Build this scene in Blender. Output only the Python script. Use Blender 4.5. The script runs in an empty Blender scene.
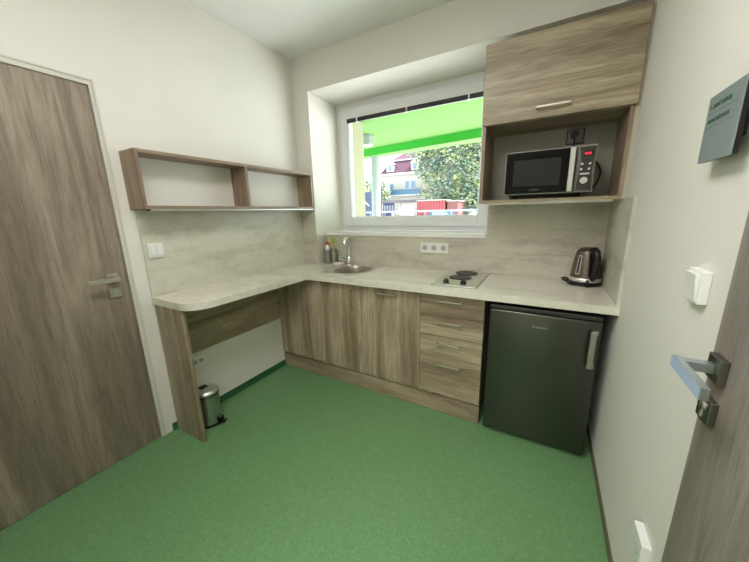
import bpy, bmesh, math, random
from mathutils import Vector, Matrix
random.seed(7)
SC = bpy.context.scene
COL = SC.collection
PI = math.pi

# ------------------------------------------------------------------ camera
YAW, PITCH, ROLL = 0.5198, -0.2249, -0.0231
def cam_matrix():
    cy, sy, cp, sp = math.cos(YAW), math.sin(YAW), math.cos(PITCH), math.sin(PITCH)
    f = Vector((-sy*cp, cy*cp, sp)); r = Vector((cy, sy, 0)); u = r.cross(f)
    c, s = math.cos(ROLL), math.sin(ROLL)
    r2 = c*r + s*u; u2 = -s*r + c*u
    m = Matrix((r2, u2, -f)).transposed().to_4x4()
    m.translation = Vector((1.9988, -2.1555, 1.354))
    return m
cd = bpy.data.cameras.new('camera'); cam = bpy.data.objects.new('camera', cd); COL.objects.link(cam)
cam.matrix_world = cam_matrix()
cd.sensor_width = 36; cd.sensor_fit = 'HORIZONTAL'; cd.lens = 299.59/749*36; cd.clip_start = 0.02; cd.clip_end = 500
SC.camera = cam

# ------------------------------------------------------------------ exposure, world, sun, lights
SC.view_settings.view_transform = 'Standard'; SC.view_settings.look = 'None'
SC.view_settings.gamma = 1; SC.view_settings.use_curve_mapping = False
SC.view_settings.exposure = 0.58
w = bpy.data.worlds.new('world'); SC.world = w; w.use_nodes = True
wt = w.node_tree; bg = wt.nodes['Background']
bg.inputs[0].default_value = (0.82, 0.93, 1.0, 1); bg.inputs[1].default_value = 3.4
sd = bpy.data.lights.new('sun', 'SUN'); sd.energy = 19.0; sd.angle = 0.01; sd.color = (1, .99, .96)
sun = bpy.data.objects.new('sun', sd); COL.objects.link(sun)
sun.rotation_euler = Vector((-0.5, -0.22, -0.84)).to_track_quat('-Z', 'Y').to_euler()
def area(name, loc, sx, sy, power, col, direction):
    l = bpy.data.lights.new(name, 'AREA'); l.shape = 'RECTANGLE'; l.size = sx; l.size_y = sy; l.energy = power; l.color = col
    o = bpy.data.objects.new(name, l); COL.objects.link(o); o.location = loc
    o.rotation_euler = Vector(direction).to_track_quat('-Z', 'Y').to_euler()
    return o
# added unseen fill lights: one under the room ceiling, one in the corridor behind
area('room_fill_light', (1.42, -1.85, 2.555), .5, .9, 16, (1, .985, .98), (0, 0, -1))
area('corridor_fill_light', (1.7, -3.5, 2.40), 1.2, .6, 30, (1, .98, .97), (0, 0, -1))

# ------------------------------------------------------------------ dimensions
H = 2.6134; W = 2.3319; D1 = 0.1366; D2 = 0.3988; XN = 0.1643; ZN = 2.345; XW = 1.615; ZS = 1.189
HW = 0.8946; TH = 0.0412; YT = -0.43; XT = 0.4031; YF = -0.377; YA = -1.3268; YB = -2.42
ZPS = 1.3954

# ------------------------------------------------------------------ mesh helper
class MB:
    def __init__(s): s.bm = bmesh.new()
    def _add(s, verts, faces):
        vs = [s.bm.verts.new(v) for v in verts]
        for f in faces:
            try: s.bm.faces.new([vs[i] for i in f])
            except ValueError: pass
        return vs
    def box(s, x0, x1, y0, y1, z0, z1, bev=0.0, seg=2, M=None):
        if x0 > x1: x0, x1 = x1, x0
        if y0 > y1: y0, y1 = y1, y0
        if z0 > z1: z0, z1 = z1, z0
        P = [(x, y, z) for x in (x0, x1) for y in (y0, y1) for z in (z0, z1)]
        F = [(0,1,3,2),(4,6,7,5),(0,4,5,1),(2,3,7,6),(0,2,6,4),(1,5,7,3)]
        vs = s._add(P, F)
        if bev > 0:
            ed = list({e for v in vs for e in v.link_edges})
            r = bmesh.ops.bevel(s.bm, geom=ed, offset=bev, segments=seg, profile=.5, affect='EDGES', clamp_overlap=True)
            vs = list({v for f in r['faces'] for v in f.verts} | {v for v in vs if v.is_valid})
        if M is not None: bmesh.ops.transform(s.bm, matrix=M, verts=vs)
        return s
    def tube(s, pts, r, n=12, cap=True):
        pts = [Vector(p) for p in pts]; rs = r if isinstance(r, (list, tuple)) else [r]*len(pts)
        rings = []; t0 = (pts[1]-pts[0]).normalized()
        a = t0.orthogonal().normalized()
        for i, p in enumerate(pts):
            if i == 0: t = t0
            elif i == len(pts)-1: t = (pts[-1]-pts[-2]).normalized()
            else: t = ((pts[i+1]-p).normalized()+(p-pts[i-1]).normalized()).normalized()
            a = (a - t*a.dot(t)).normalized(); b = t.cross(a)
            rings.append([s.bm.verts.new(p+rs[i]*(a*math.cos(2*PI*k/n)+b*math.sin(2*PI*k/n))) for k in range(n)])
        for i in range(len(rings)-1):
            for k in range(n):
                s.bm.faces.new((rings[i][k], rings[i][(k+1)%n], rings[i+1][(k+1)%n], rings[i+1][k]))
        if cap:
            s.bm.faces.new(rings[0][::-1]); s.bm.faces.new(rings[-1])
        return s
    def cyl(s, p0, p1, r, n=24): return s.tube([p0, p1], r, n)
    def lathe(s, c, prof, n=40, sx=1, sy=1, rot=0, cap=True):
        """prof: list of (radius, z); centre c; optional elliptical scale"""
        rings = []
        for (r, z) in prof:
            ring = []
            for k in range(n):
                a = 2*PI*k/n; x = r*math.cos(a)*sx; y = r*math.sin(a)*sy
                ring.append(s.bm.verts.new((c[0]+x*math.cos(rot)-y*math.sin(rot), c[1]+x*math.sin(rot)+y*math.cos(rot), c[2]+z)))
            rings.append(ring)
        for i in range(len(rings)-1):
            for k in range(n):
                s.bm.faces.new((rings[i][k], rings[i][(k+1)%n], rings[i+1][(k+1)%n], rings[i+1][k]))
        if cap:
            s.bm.faces.new(rings[0][::-1]); s.bm.faces.new(rings[-1])
        return s
    def prism(s, outer, z0, z1, holes=()):
        """horizontal slab with optional holes"""
        edges = []; lv = []
        for loop in [outer]+list(holes):
            vs = [s.bm.verts.new((p[0], p[1], z0)) for p in loop]; lv.append(vs)
            for i in range(len(vs)): edges.append(s.bm.edges.new((vs[i], vs[(i+1)%len(vs)])))
        r = bmesh.ops.triangle_fill(s.bm, edges=edges, use_beauty=True)
        fs = [g for g in r['geom'] if isinstance(g, bmesh.types.BMFace)]
        e = bmesh.ops.extrude_face_region(s.bm, geom=fs)
        vs = [g for g in e['geom'] if isinstance(g, bmesh.types.BMVert)]
        bmesh.ops.translate(s.bm, vec=(0, 0, z1-z0), verts=vs)
        return s
    def poly(s, pts, d):
        """convex polygon extruded by vector d"""
        n = len(pts); d = Vector(d)
        P = [Vector(p) for p in pts]+[Vector(p)+d for p in pts]
        s._add(P, [tuple(range(n))[::-1], tuple(range(n, 2*n))]+[(i, (i+1)%n, n+(i+1)%n, n+i) for i in range(n)])
        return s
    def build(s, name, mat, parent=None, smooth=False):
        bmesh.ops.recalc_face_normals(s.bm, faces=s.bm.faces[:])
        base = parent['_b'] if parent is not None and '_b' in parent else (0, 0, 0)
        b = Vector(base)
        if parent is None:
            xs = [v.co for v in s.bm.verts]
            b = Vector((sum(c.x for c in xs)/len(xs), sum(c.y for c in xs)/len(xs), min(c.z for c in xs)))
        bmesh.ops.translate(s.bm, vec=-b, verts=s.bm.verts[:])
        me = bpy.data.meshes.new(name); s.bm.to_mesh(me); s.bm.free()
        me.materials.append(mat)
        if smooth:
            me.polygons.foreach_set('use_smooth', [True]*len(me.polygons))
            me.set_sharp_from_angle(angle=math.radians(38))
        o = bpy.data.objects.new(name, me); COL.objects.link(o)
        o['_b'] = tuple(b)
        if parent is not None: o.parent = parent
        else: o.location = b
        return o

def curve(pts, n=6):
    P = [Vector(p) for p in pts]; P = [P[0]*2-P[1]]+P+[P[-1]*2-P[-2]]; out = []
    for i in range(1, len(P)-2):
        for k in range(n):
            t = k/n; a, b, c, d = P[i-1], P[i], P[i+1], P[i+2]
            out.append(.5*((2*b)+(c-a)*t+(2*a-5*b+4*c-d)*t*t+(3*b-a-3*c+d)*t**3))
    return out+[P[-2]]
def thing(name, label, cat, base=(0, 0, 0), group=None):
    o = bpy.data.objects.new(name, None); COL.objects.link(o); o.location = base; o.empty_display_size = .05
    o['_b'] = tuple(base); o['label'] = label; o['category'] = cat
    if group: o['group'] = group
    return o
def tag(o, label, cat, group=None):
    o['label'] = label; o['category'] = cat
    if group: o['group'] = group
    return o
def struct(o): o['kind'] = 'structure'; return o
def text(name, body, size, M, mat, parent, depth=.0004):
    """lettering as a mesh; M maps text x right / y up / z out into the world"""
    c = bpy.data.curves.new(name, 'FONT'); c.body = body; c.size = size; c.extrude = depth; c.align_x = 'LEFT'
    t = bpy.data.objects.new(name, c); COL.objects.link(t)
    dg = bpy.context.evaluated_depsgraph_get(); me = bpy.data.meshes.new_from_object(t.evaluated_get(dg))
    bpy.data.objects.remove(t); me.transform(M); me.transform(Matrix.Translation(-Vector(parent['_b'])))
    me.materials.clear(); me.materials.append(mat)
    o = bpy.data.objects.new(name, me); COL.objects.link(o); o.parent = parent; o['_b'] = parent['_b']
    return o
def axes(origin, x, y, z):
    m = Matrix((Vector(x), Vector(y), Vector(z))).transposed().to_4x4(); m.translation = Vector(origin); return m

# ------------------------------------------------------------------ materials
def srgb(r, g, b):
    f = lambda c: (c/255/12.92) if c/255 <= .04045 else ((c/255+.055)/1.055)**2.4
    return (f(r), f(g), f(b), 1)
def mat(name, col, rough=.5, metal=0, spec=.5, emit=None, es=0, aniso=0):
    m = bpy.data.materials.new(name); m.use_nodes = True
    p = m.node_tree.nodes['Principled BSDF']
    p.inputs['Base Color'].default_value = col; p.inputs['Roughness'].default_value = rough
    p.inputs['Metallic'].default_value = metal; p.inputs['Specular IOR Level'].default_value = spec
    if aniso: p.inputs['Anisotropic'].default_value = aniso
    if emit: p.inputs['Emission Color'].default_value = emit; p.inputs['Emission Strength'].default_value = es
    return m
def nodes(m): return m.node_tree.nodes, m.node_tree.links, m.node_tree.nodes['Principled BSDF']
def coord(m, scale, rot=(0, 0, 0)):
    N, L, p = nodes(m)
    t = N.new('ShaderNodeTexCoord'); mp = N.new('ShaderNodeMapping'); L.new(t.outputs['Object'], mp.inputs[0])
    mp.inputs['Scale'].default_value = scale; mp.inputs['Rotation'].default_value = rot
    return mp
def noise(m, src, scale, detail=4, rough=.55, dist=0):
    N, L, p = nodes(m); n = N.new('ShaderNodeTexNoise'); L.new(src.outputs[0], n.inputs['Vector'])
    n.inputs['Scale'].default_value = scale; n.inputs['Detail'].default_value = detail
    n.inputs['Roughness'].default_value = rough; n.inputs['Distortion'].default_value = dist
    return n
def ramp(m, src, stops):
    N, L, p = nodes(m); r = N.new('ShaderNodeValToRGB'); L.new(src, r.inputs[0])
    e = r.color_ramp.elements; e[0].position, e[0].color = stops[0]; e[1].position, e[1].color = stops[-1]
    for s in stops[1:-1]:
        k = e.new(s[0]); k.color = s[1]
    return r
def mix(m, a, b, fac, mode='MIX'):
    N, L, p = nodes(m); x = N.new('ShaderNodeMix'); x.data_type = 'RGBA'; x.blend_type = mode
    if isinstance(fac, (int, float)): x.inputs[0].default_value = fac
    else: L.new(fac, x.inputs[0])
    L.new(a, x.inputs[6]); L.new(b, x.inputs[7]); return x
def bump(m, h, strength, dist=.002):
    N, L, p = nodes(m); b = N.new('ShaderNodeBump'); b.inputs['Strength'].default_value = strength; b.inputs['Distance'].default_value = dist
    L.new(h, b.inputs['Height']); L.new(b.outputs[0], p.inputs['Normal'])
def wood(name, grain, dark, mid, light, rough=.45, broad=7.0, amt=1.0):
    """grain axis 'x','y','z' runs along the boards"""
    m = mat(name, mid, rough); N, L, p = nodes(m)
    k = {'x': (.05, 1, 1), 'y': (1, .05, 1), 'z': (1, 1, .05)}[grain]
    kb = {'x': (.07, 1, 1), 'y': (1, .07, 1), 'z': (1, 1, .07)}[grain]
    fine = noise(m, coord(m, k), 150, 7, .72, .25)
    big = noise(m, coord(m, kb), broad, 3, .5, 1.1)
    vein = noise(m, coord(m, {'x': (.12, 1, 1), 'y': (1, .12, 1), 'z': (1, 1, .12)}[grain]), 26, 5, .6, 1.6)
    rb = ramp(m, big.outputs[0], [(.32, dark), (.5, mid), (.62, light), (.7, mid)])
    rf = ramp(m, fine.outputs[0], [(.34, (.50, .47, .44, 1)), (.60, (1.12, 1.12, 1.12, 1))])
    rv = ramp(m, vein.outputs[0], [(.36, (.66, .63, .60, 1)), (.50, (1, 1, 1, 1)), (.7, (1.14, 1.14, 1.14, 1))])
    a = mix(m, rb.outputs[0], rf.outputs[0], .66*amt, 'MULTIPLY'); b = mix(m, a.outputs[2], rv.outputs[0], .6*amt, 'MULTIPLY')
    L.new(b.outputs[2], p.inputs['Base Color']); bump(m, fine.outputs[0], .12, .001)
    return m
oakc = (srgb(132, 116, 94), srgb(165, 150, 124), srgb(187, 172, 145))
oak_v = wood('oak_front_vertical', 'z', *oakc)
oak_x = wood('oak_front_horizontal', 'x', *oakc)
oak_y = wood('oak_board_horizontal', 'y', *oakc)
shc = (srgb(136, 114, 96), srgb(156, 135, 114), srgb(172, 152, 130))
oak_sh = wood('oak_shelf', 'y', *shc); oak_shz = wood('oak_shelf_upright', 'z', *shc)
doorc = (srgb(116, 103, 89), srgb(139, 126, 110), srgb(164, 150, 132))
door_w = wood('door_laminate', 'z', *doorc, rough=.5, broad=6, amt=.72)
door_g = wood('door_laminate_grey', 'z', srgb(116, 107, 99), srgb(138, 129, 121), srgb(158, 150, 141), rough=.5, broad=6, amt=.72)

def plaster(name, col):
    m = mat(name, col, .9, spec=.2); c = coord(m, (1, 1, 1)); n = noise(m, c, 160, 3); bump(m, n.outputs[0], .12, .0015)
    n2 = noise(m, c, 2.2, 2); N, L, p = nodes(m)
    r = ramp(m, n2.outputs[0], [(.3, tuple(v*.97 for v in col[:3])+(1,)), (.7, col)]); L.new(r.outputs[0], p.inputs['Base Color'])
    return m
wall_m = plaster('wall_paint', srgb(234, 231, 222))
ceil_m = plaster('ceiling_paint', srgb(240, 240, 236))
out_m = plaster('outside_render', srgb(150, 148, 124))
white = mat('white_plastic', srgb(236, 236, 232), .3)
pvc = mat('white_window_frame', srgb(232, 234, 234), .28)
sillm = mat('white_sill', srgb(238, 238, 234), .25)
framew = mat('door_frame_white', srgb(214, 210, 198), .4)

def concrete(name, c0, c1, c2, rough, sc=(1, 1, 1), lo=.36, hi=.66):
    m = mat(name, c1, rough); N, L, p = nodes(m); c = coord(m, sc)
    a = noise(m, c, 3.2, 10, .68, .15); b = noise(m, c, 34, 5, .7)
    r = ramp(m, a.outputs[0], [(lo, c0), (.5, c1), (hi, c2)])
    r2 = ramp(m, b.outputs[0], [(.3, (.9, .9, .9, 1)), (.6, (1.03, 1.03, 1.03, 1))])
    x = mix(m, r.outputs[0], r2.outputs[0], .6, 'MULTIPLY'); L.new(x.outputs[2], p.inputs['Base Color'])
    return m
splash_m = concrete('splashback_concrete', srgb(172, 167, 149), srgb(200, 196, 178), srgb(210, 206, 188), .38, (.7, .7, 2.2))
splash_y = concrete('splashback_concrete_left', srgb(192, 188, 170), srgb(210, 207, 190), srgb(218, 214, 198), .38, (.7, .7, 2.2))
top_m = concrete('worktop_pale_concrete', srgb(212, 207, 190), srgb(226, 222, 206), srgb(233, 229, 214), .2, (.5, 1.3, 1))
edge_m = top_m

floor_m = mat('green_linoleum', srgb(84, 132, 80), .36)
N, L, p = nodes(floor_m); c = coord(floor_m, (1, 1, 1))
a = noise(floor_m, c, 90, 4, .7); v = N.new('ShaderNodeTexVoronoi'); v.inputs['Scale'].default_value = 170; L.new(c.outputs[0], v.inputs['Vector'])
ra = ramp(floor_m, a.outputs[0], [(.34, srgb(98, 138, 92)), (.5, srgb(106, 148, 99)), (.66, srgb(115, 157, 107))])
rv = ramp(floor_m, v.outputs['Distance'], [(.06, (.7, .76, .7, 1)), (.16, (1, 1, 1, 1))])
x = mix(floor_m, ra.outputs[0], rv.outputs[0], .55, 'MULTIPLY'); L.new(x.outputs[2], p.inputs['Base Color'])
base_m = mat('green_skirting', srgb(46, 100, 62), .35)

steel = mat('brushed_steel', srgb(226, 225, 220), .36, .85)
chrome = mat('chrome', srgb(226, 228, 230), .16, 1)
handle_m = mat('satin_nickel', srgb(196, 190, 176), .4, .85)
lever_m = mat('satin_steel_lever', srgb(196, 204, 214), .3, 1)
rose_m = mat('steel_rosette', srgb(140, 138, 130), .28, 1)
black = mat('black_plastic', srgb(18, 18, 18), .35)
blackg = mat('black_glass', srgb(5, 5, 5), .18, spec=.12)
dark = mat('dark_grey_plastic', srgb(52, 50, 46), .4)
grey = mat('grey_plastic', srgb(128, 126, 116), .45)
gback = mat('grey_back_panel', srgb(150, 146, 132), .5)
fridge_m = mat('fridge_silver', srgb(88, 90, 82), .3, .9)
N, L, p = nodes(fridge_m); nn = noise(fridge_m, coord(fridge_m, (1, 1, .02)), 420, 2)
bump(fridge_m, nn.outputs[0], .08, .0005)
glass = bpy.data.materials.new('window_glass'); glass.use_nodes = True
N = glass.node_tree.nodes; L = glass.node_tree.links; N.remove(N['Principled BSDF'])
tr = N.new('ShaderNodeBsdfTransparent'); gl = N.new('ShaderNodeBsdfGlossy'); gl.inputs['Roughness'].default_value = .02
mx = N.new('ShaderNodeMixShader'); mx.inputs[0].default_value = .006
L.new(tr.outputs[0], mx.inputs[1]); L.new(gl.outputs[0], mx.inputs[2]); L.new(mx.outputs[0], N['Material Output'].inputs[0])

# ------------------------------------------------------------------ the room shell
def S(name, m, mt): return struct(m.build(name, mt))
S('floor', MB().box(-.2, W+.2, -4.6, .2, -.06, 0), floor_m)
S('ceiling', MB().box(-.2, W+.2, YB-.12, .55, H, H+.15), ceil_m)
T = .16
S('wall_left', MB().box(-T, 0, YB, -2.33, 0, H).box(-T, 0, -1.405, .45, 0, H).box(-T, 0, -2.33, -1.405, 2.0, H), wall_m)
S('wall_right', MB().box(W, W+T, YB, .45, 0, H), wall_m)
# back wall: pillar on the left, lintel beam on top, parapet below the window, wall right of the window
S('wall_back_pillar', MB().box(-T, XN, 0, D2+.09, 0, H), wall_m)
S('wall_back_lintel', MB().box(XN, W+T, 0, D2+.09, ZN, H), wall_m)
S('wall_back_parapet', MB().box(XN, XW, D1, D2+.09, 0, ZS-.036), wall_m)
S('wall_back', MB().box(XW, W+T, D1, D2+.09, 0, ZN), wall_m)
fw = MB().box(-T, 1.30, YB-.12, YB, 0, H).box(2.25, W+T, YB-.12, YB, 0, H).box(1.30, 2.25, YB-.12, YB, 2.02, H)
S('wall_front', fw, wall_m)
# corridor behind the open doorway
S('wall_corridor', MB().box(-.2, W+.3, -4.7, -4.6, 0, 2.5).box(-.3, -.2, -4.6, YB-.12, 0, 2.5).box(W+.2, W+.3, -4.6, YB-.12, 0, 2.5)
  .box(-.2, W+.3, -4.6, YB-.12, 2.5, 2.6), wall_m)
S('trim_1', MB().box(1.27, 1.31, YB-.13, YB+.012, 0, 2.04, .003).box(2.24, 2.28, YB-.13, YB+.012, 0, 2.04, .003).box(1.31, 2.24, YB-.13, YB+.012, 2.0, 2.04, .003), framew)
# skirtings
S('baseboard_left', MB().box(0, .008, -1.35, YF+.012, 0, .05, .003).box(.0, .014, -1.35, YF+.012, 0, .012, .004), base_m)
S('baseboard_right', MB().box(W-.004, W, -1.364, .13, 0, .05, .001), mat('brown_grey_skirting', srgb(120, 106, 90), .5))

# ------------------------------------------------------------------ window
wx0, wx1, wz0, wz1 = .197, XW, ZS+.001, ZN-.012
fy0, fy1 = D2, D2+.075
win = thing('window_1', 'white plastic window with one big pane above the sink', 'window', ((wx0+wx1)/2, D2, ZS))
del win['label']; del win['category']; struct(win)
def ring(m, x0, x1, z0, z1, t, y0, y1, bev=.004, tb=None, tt=None):
    tb = tb or t; tt = tt or t
    m.box(x0, x0+t, y0, y1, z0, z1, bev); m.box(x1-t, x1, y0, y1, z0, z1, bev)
    m.box(x0+t, x1-t, y0, y1, z0, z0+tb, bev); m.box(x0+t, x1-t, y0, y1, z1-tt, z1, bev)
    return m
ring(MB(), wx0, wx1, wz0, wz1, .05, fy0, fy1, .003).build('window_frame', pvc, win)
ring(MB(), wx0+.035, wx1-.035, wz0+.035, wz1-.045, .074, fy0-.016, fy0+.05, .006, .09, .085).build('sash', pvc, win)
ring(MB(), wx0+.1, wx1-.1, wz0+.118, wz1-.118, .012, fy0-.006, fy0+.004, .002).build('glazing_bead', pvc, win)
MB().box(wx0+.105, wx1-.105, fy0+.016, fy0+.02, wz0+.12, wz1-.125).build('window_pane', glass, win)
# sloped filler between the reveal and the frame
MB().box(XN, wx0, D2, D2+.07, ZS, ZN).box(XN, XW, D2+.004, D2+.07, wz1, ZN).build('reveal_filler', wall_m, win)
MB().box(XN, XW+.011, D1-.018, D2+.02, ZS-.036, ZS, .004).build('window_sill', sillm, win)
# raised venetian blind, bundled at the top of the pane
bl = thing('venetian_blind', 'dark grey venetian blind, fully raised, bundled along the top of the window pane', 'blind', (.9, D2-.02, 2.18))
MB().box(.292, 1.515, D2-.034, D2-.017, 2.199, 2.206, .002).build('head_rail', white, bl)
slm = mat('slat_dark', srgb(50, 46, 42), .4)
sm = MB()
for k in range(7): sm.box(.300, 1.507, D2-.036, D2-.018, 2.170+k*.004, 2.1725+k*.004)
sm.build('slat_stack', slm, bl)
MB().box(.300, 1.507, D2-.037, D2-.017, 2.163, 2.169, .002).build('bottom_rail', slm, bl)
for xx in (.41, .90, 1.405):
    MB().box(xx-.006, xx+.006, D2-.04, D2-.015, 2.160, 2.204, .001).box(xx-.014, xx+.002, D2-.039, D2-.016, 2.160, 2.164, .001).build('ladder_clip', white, bl)
MB().tube([(.315, D2-.02, 2.165), (.318, D2-.02, 1.9), (.322, D2-.02, 1.345)], .0016, 6).build('guide_cord', grey, bl)
MB().tube([(.262, D2-.022, 2.165), (.262, D2-.022, 1.62), (.266, D2-.024, 1.60)], .0015, 6).build('pull_cord', white, bl)

# ------------------------------------------------------------------ doors
def lever(parent, side, x, y, z, zk, h=.0255, th=.010, out=.079, mt=None):
    """square rosettes and a square-section lever; side=+1 opens towards +x, the lever points to -y"""
    s = side; mt = mt or handle_m
    MB().box(x, x+s*th, y-h, y+h, z-h, z+h, .0015).build('rosette', rose_m if mt is lever_m else handle_m, parent)
    l = MB()
    l.box(x+s*th, x+s*(out-.010), y-.009, y+.009, z-.009, z+.009, .001)
    l.box(x+s*(out-.012), x+s*out, y-.120, y+.010, z-.011, z+.011, .001)
    l.build('lever_handle', mt, parent)
    k = MB().box(x, x+s*th, y-h, y+h, zk-h, zk+h, .0015).build('key_rosette', rose_m if mt is lever_m else handle_m, parent)
    c = x+s*th
    MB().cyl((c-s*.001, y, zk+.006), (c+s*.0025, y, zk+.006), .0085, 20).box(c-s*.0005, c+s*.0025, y-.0045, y+.0045, zk-.016, zk+.004, .001).build('lock_cylinder', steel, k)
    MB().box(c+s*.0025, c+s*.0028, y-.001, y+.001, zk-.011, zk+.010).build('keyhole', black, k)
d1 = thing('door_1', '', '', (0, -1.87, 0)); del d1['label']; del d1['category']; struct(d1)
MB().box(-.045, -.004, -2.318, -1.4175, .004, 1.985, .002).build('door_leaf', door_w, d1)
fr = MB()
fr.box(-.10, .003, -1.4155, -1.399, 0, 2.012, .002); fr.box(-.10, .006, -2.36, -2.320, 0, 2.018, .003); fr.box(-.10, .003, -2.320, -1.4155, 1.988, 2.010, .002)
fr.box(-.03, .008, -1.401, -1.392, 0, 2.017, .002).box(-.03, .012, -2.372, -2.360, 0, 2.026, .002).box(-.03, .008, -2.36, -1.401, 2.008, 2.017, .002)
fr.build('door_frame', framew, d1)
lever(d1, 1, -.004, -1.487, 1.043, .963)
d2 = thing('door_2', '', '', (W, -1.8, 0)); del d2['label']; del d2['category']; struct(d2)
XD = W-.032
MB().box(XD, W-.001, -2.27, -1.372, .006, 1.985, .002).build('door_leaf', door_g, d2)
MB().box(XD+.006, W, -1.3715, -1.366, .0, 1.99, .001).build('edge_strip', framew, d2)
lever(d2, -1, XD, -1.415, 1.061, .977, .0235, .012, .066, lever_m)
MB().box(XD-.0666, XD-.0661, -1.415-.119, -1.415+.009, 1.0505, 1.0715).build('protective_film', mat('blue_film', srgb(172, 190, 216), .3), d2)

# ------------------------------------------------------------------ splashbacks
def panel(lbl, m, mt): return tag(m.build('splashback', mt), lbl, 'wall panel')
panel('wide pale concrete-look wall panel above the desk, under the open shelf', MB().box(.001, .010, -1.324, -.001, HW, 1.397, .001), splash_y)
panel('narrow concrete-look wall panel on the corner pillar left of the sink', MB().box(.010, XN, -.008, 0, HW, 1.397, .001), splash_m)
panel('small concrete-look wall panel on the side of the pillar, behind the sink caddy', MB().box(XN, XN+.008, 0, D1-.01, HW, 1.158, .001), splash_y)
bp_ = MB().box(XN+.008, XW+.013, D1-.010, D1, HW, ZS-.038, .001)
bp_.box(XW+.013, W-.015, D1-.010, D1, HW, 1.40, .001)
panel('long concrete-look wall panel with triple socket, behind sink, hob and kettle', bp_, splash_m)
panel('concrete-look side panel on the right wall beside the kettle', MB().box(W-.015, W, -.42, D1, HW, ZPS, .001), splash_y)

# ------------------------------------------------------------------ worktop with rounded desk corner
R0 = .13
outer = [(0, 0), (0, YA)]
cxr, cyr = XT-R0, YA+R0
outer += [(cxr+R0*math.sin(a), cyr-R0*math.cos(a)) for a in [i*PI/2/14 for i in range(15)]]
outer += [(XT, YT), (W, YT), (W, D1), (XN, D1), (XN, 0)]
def sup(cx, cy, a, b, n=40, e=3.0):
    out = []
    for k in range(n):
        t = 2*PI*k/n; c_, s_ = math.cos(t), math.sin(t)
        out.append((cx+a*math.copysign(abs(c_)**(2/e), c_), cy+b*math.copysign(abs(s_)**(2/e), s_)))
    return out
SX, SY = .635, -.125
hole = sup(SX, SY, .150, .172, e=2.4)
wt_ = MB().prism(outer, HW-TH, HW, [hole])
tag(wt_.build('worktop', top_m), 'pale L-shaped kitchen worktop with rounded desk corner, holding sink and hob', 'worktop')

# desk end panel and back board
tag(MB().box(.008, .287, -1.321, -1.298, 0, HW-TH, .0015).build('desk_end_panel', oak_v), 'upright oak-look end panel carrying the desk beside the pedal bin', 'panel')
tag(MB().box(0, .018, -1.297, YF-.003, .46, HW-TH, .0015).build('desk_back_board', oak_y), 'long horizontal oak-look board on the wall under the desk', 'panel')

# ------------------------------------------------------------------ base cabinets
ZF = .1441
def bar_handle(parent, cx, cz, length, vertical=False, y=None):
    y = YF if y is None else y
    m = MB(); h = length/2
    if vertical:
        m.box(cx-.005, cx+.005, y-.030, y-.022, cz-h, cz+h, .0015)
        for s_ in (-1, 1): m.box(cx-.005, cx+.005, y-.024, y+.0, cz+s_*(h-.006)-.005, cz+s_*(h-.006)+.005, .001)
    else:
        m.box(cx-h, cx+h, y-.030, y-.022, cz-.005, cz+.005, .0015)
        for s_ in (-1, 1): m.box(cx+s_*(h-.006)-.005, cx+s_*(h-.006)+.005, y-.024, y, cz-.005, cz+.005, .001)
    return m.build('handle', handle_m, parent)
def carcass(t, x0, x1, mt=oak_v):
    m = MB(); y0, y1 = YF+.019, D1-.012
    xa = max(x0, .002)
    if x0 < .05: y1 = -.002
    m.box(xa, xa+.016, y0, y1, ZF-.02, HW-TH-.001); m.box(x1-.017, x1-.001, y0, y1, ZF-.02, HW-TH-.001)
    m.box(xa+.016, x1-.017, y0, y1, ZF-.02, ZF-.004); m.box(xa+.016, x1-.017, y1-.006, y1, ZF-.004, HW-TH-.001)
    m.build('carcass', mt, t)
ftop = HW-TH-.004
def front(name, x0, x1, z0, z1, mt, t): return MB().box(x0+.0015, x1-.0015, YF, YF+.018, z0+.0015, z1-.0015, .001).build(name, mt, t)
s1, s2, s3, s4 = .3504, .8661, 1.3203, 1.7245
c1 = thing('base_cabinet', 'narrow oak-look corner base cabinet against the desk recess', 'cabinet', (s1/2, 0, 0)); carcass(c1, 0.0, s1)
dd = front('door', 0.003, s1, ZF, ftop, oak_v, c1); bar_handle(dd, .288, .735, .15, True)
c2 = thing('base_cabinet', 'oak-look base cabinet with upright handle, under the sink', 'cabinet', ((s1+s2)/2, 0, 0)); carcass(c2, s1, s2)
dd = front('door', s1, s2, ZF, ftop, oak_v, c2); bar_handle(dd, .785, .730, .15, True)
c3 = thing('base_cabinet', 'oak-look base cabinet with one tall door and level handle, left of the drawers', 'cabinet', ((s2+s3)/2, 0, 0)); carcass(c3, s2, s3)
dd = front('door', s2, s3, ZF, ftop, oak_v, c3); bar_handle(dd, 1.083, .805, .15)
c4 = thing('drawer_unit', 'oak-look base unit with four drawers between tall door and fridge', 'cabinet', ((s3+s4)/2, 0, 0)); carcass(c4, s3, s4)
for (z0, z1, zh) in ((.702, ftop, .803), (.560, .702, .663), (.420, .560, .515), (ZF, .420, .368)):
    dd = front('drawer', s3, s4, z0, z1, oak_x, c4); bar_handle(dd, 1.518, zh, .155)
tag(MB().box(.004, s4, YF+.010, YF+.026, .002, ZF-.022, .001).build('plinth', oak_x), 'long oak-look kickboard at floor level under the base cabinets', 'plinth')

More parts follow.
